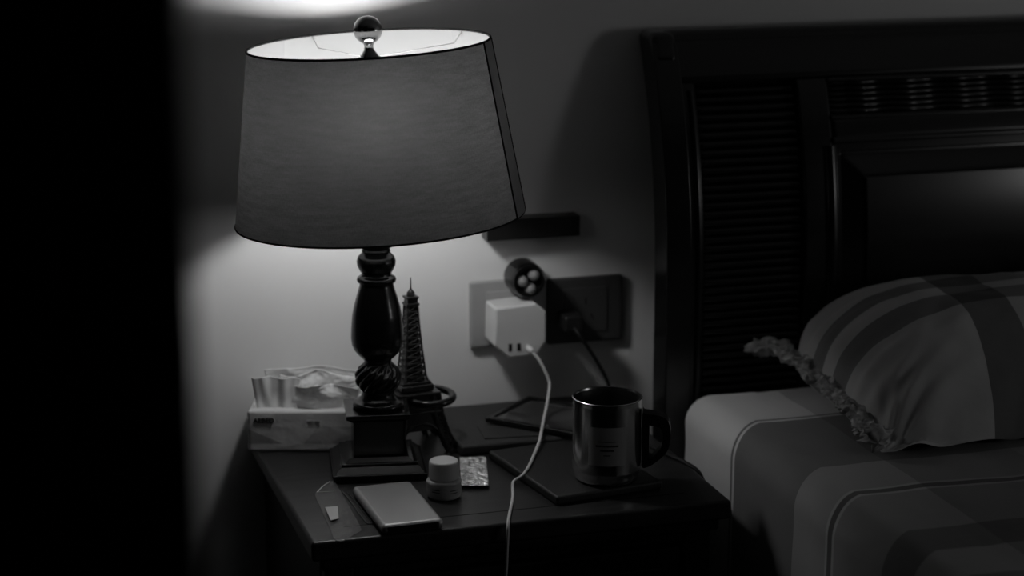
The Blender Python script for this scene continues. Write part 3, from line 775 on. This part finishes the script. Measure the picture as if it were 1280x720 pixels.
# ---------------------------------------------------------------- pillow
pw = thing('pillow', 'plump pillow in a striped plaid pillowcase leaning at the headboard', 'pillow', (1.552, 2.513, .652), math.radians(-1))
HU, HV, TH = .362, .186, .131
TILT = Matrix.Translation((0, 0, .043)) @ Matrix.Rotation(math.radians(6.5), 4, 'X')
def pil(u, v, s):
    """u, v in -1..1; s = +1 the upper face, -1 the lower"""
    ax, ay = abs(u), abs(v)
    fr_ = max(0, -v); rr_ = (ax**7.0+ay**4.6)**(1/5.6); prof_ = max(0, 1-rr_**(3.2-1.6*fr_))**(.50+.22*fr_)
    x = u*HU*(1-.045*(1-ay**2)); y = v*HV*(1-.05*(1-ax**2)*1.0)
    # gathered corners and edge puckers
    cor = ax**6*ay**6
    x *= 1-.03*cor; y *= 1-.05*cor
    e = max(ax, ay)
    puck = math.exp(-((1-e)/.22)**2)*(1-prof_*.3)
    w = .014*puck*math.sin(math.atan2(v, u)*38+3*nz(u*3, v*3))*(.35+.9*abs(nz(u*2.1, v*2.4, 3)))*(.4+1.2*cor**.3)
    w += .006*nz(u*2.5, v*3.1, s)+.0022*nz(u*9, v*7, s)
    # creases gathered towards the near left corner
    du, dv = u+1.0, (v+1.0)*.55; dist = math.hypot(du, dv)
    w += .0055*math.sin(math.atan2(dv, du)*21+2.5*nz(u*3, v*3, 9))*math.exp(-dist/.28)*min(1, dist/.08)
    z = s*TH*prof_*(1 if s > 0 else .62) + w*(min(1, 8*prof_)*.6+.4) - .012*(1-min(1, prof_*3))
    return Vector((x, y, z))
bm = bmesh.new(); n1, n2 = 150, 90
def warp_(t): 
    t = 2*t-1; return math.sin(t*PI/2)*.6+t*.4
lay = bm.loops.layers.uv.verify()
V = {}
for s in (1, -1):
    for i in range(n1+1):
        for j in range(n2+1):
            edge = i in (0, n1) or j in (0, n2)
            if s == -1 and edge: V[s, i, j] = V[1, i, j]; continue
            V[s, i, j] = bm.verts.new(TILT @ pil(warp_(i/n1), warp_(j/n2), s))
    for i in range(n1):
        for j in range(n2):
            ids = ((i, j), (i+1, j), (i+1, j+1), (i, j+1))
            fc = bm.faces.new([V[(s,)+k] for k in (ids if s > 0 else ids[::-1])])
            for lp, k in zip(fc.loops, (ids if s > 0 else ids[::-1])): lp[lay].uv = ((warp_(k[0]/n1)+1)/2, (warp_(k[1]/n2)+1)/2)
zmin = min(v.co.z for v in bm.verts)
for v in bm.verts:
    # rest on the mattress: the underside flattens where it touches
    if v.co.z < .006: v.co.z = .006+(v.co.z-.006)*.08
pys = [(0, 1.0), (.40, .40), (.515, 1.0), (.60, .40), (.69, 1.0), (1.0, 1.0)]
pxs = [(0, .46), (.235, .14), (.335, .38), (.56, .12), (.66, .40)]
M['case'] = plaid('plaid_pillowcase', 'UV', pxs, pys, (0, 1), (0, 1), bump=.5)
build('pillowcase', bm, M['case'], pw, angle=80)
# ruffled hem along the left end
bm = bmesh.new()
def ruf(u, v):
    w = 2*u-1; a = 2*PI*v
    x = -HU*(1-.045*(1-w*w)) - .004 - .012*max(0, w-.86)/.14
    n = .9*(1-3.2*abs(nz(u*15, math.cos(a)*1.3, math.sin(a)*1.3)))*.55+.9*(.5-2.4*abs(nz(u*38, math.cos(a)*1.9+5, math.sin(a)*1.9)))*.6+.5*nz(u*90, math.cos(a)*2, math.sin(a)*2)
    end = min(1, (1-abs(w))/.05)**.5
    r = (.0072+.0045*math.exp(-((abs(w)-.95)/.07)**2))*(1+.85*n)*end
    c = Vector((x+.003*math.sin(u*37), w*(HV+.008), .0045+.0025*math.sin(u*29)-.016*max(0, w-.75)/.25))
    return TILT @ (c+Vector((math.cos(a)*r*1.6, .004*nz(u*60, math.cos(a)*2, 3), math.sin(a)*r)))
grid(bm, 420, 28, ruf)
bmesh.ops.remove_doubles(bm, verts=bm.verts[:], dist=1e-5)
for v in bm.verts:
    if v.co.z < .006: v.co.z = .006+(v.co.z-.006)*.1
M['hem'] = mat('hem_cloth', .32, .9, .1, var=.5, vscale=(60, 60, 60))
build('ruffled_hem', bm, M['hem'], pw, angle=80)

# ---------------------------------------------------------------- light
def point(name, loc, e, r):
    l = bpy.data.lights.new(name, 'POINT'); l.energy = e; l.shadow_soft_size = r
    o = bpy.data.objects.new(name, l); COL.objects.link(o); o.location = loc; return o
point('room_lamp_light', (2.75, 1.20, 1.15), 6.5, .16)     # the other lamp of the room, out of frame on the right

w = bpy.data.worlds.new('world'); bpy.context.scene.world = w; w.use_nodes = True
w.node_tree.nodes['Background'].inputs[0].default_value = grey(1); w.node_tree.nodes['Background'].inputs[1].default_value = .0005

sc = bpy.context.scene
sc.view_settings.view_transform = 'Standard'; sc.view_settings.look = 'None'; sc.view_settings.gamma = 1; sc.view_settings.exposure = 0
sc.view_settings.use_curve_mapping = False
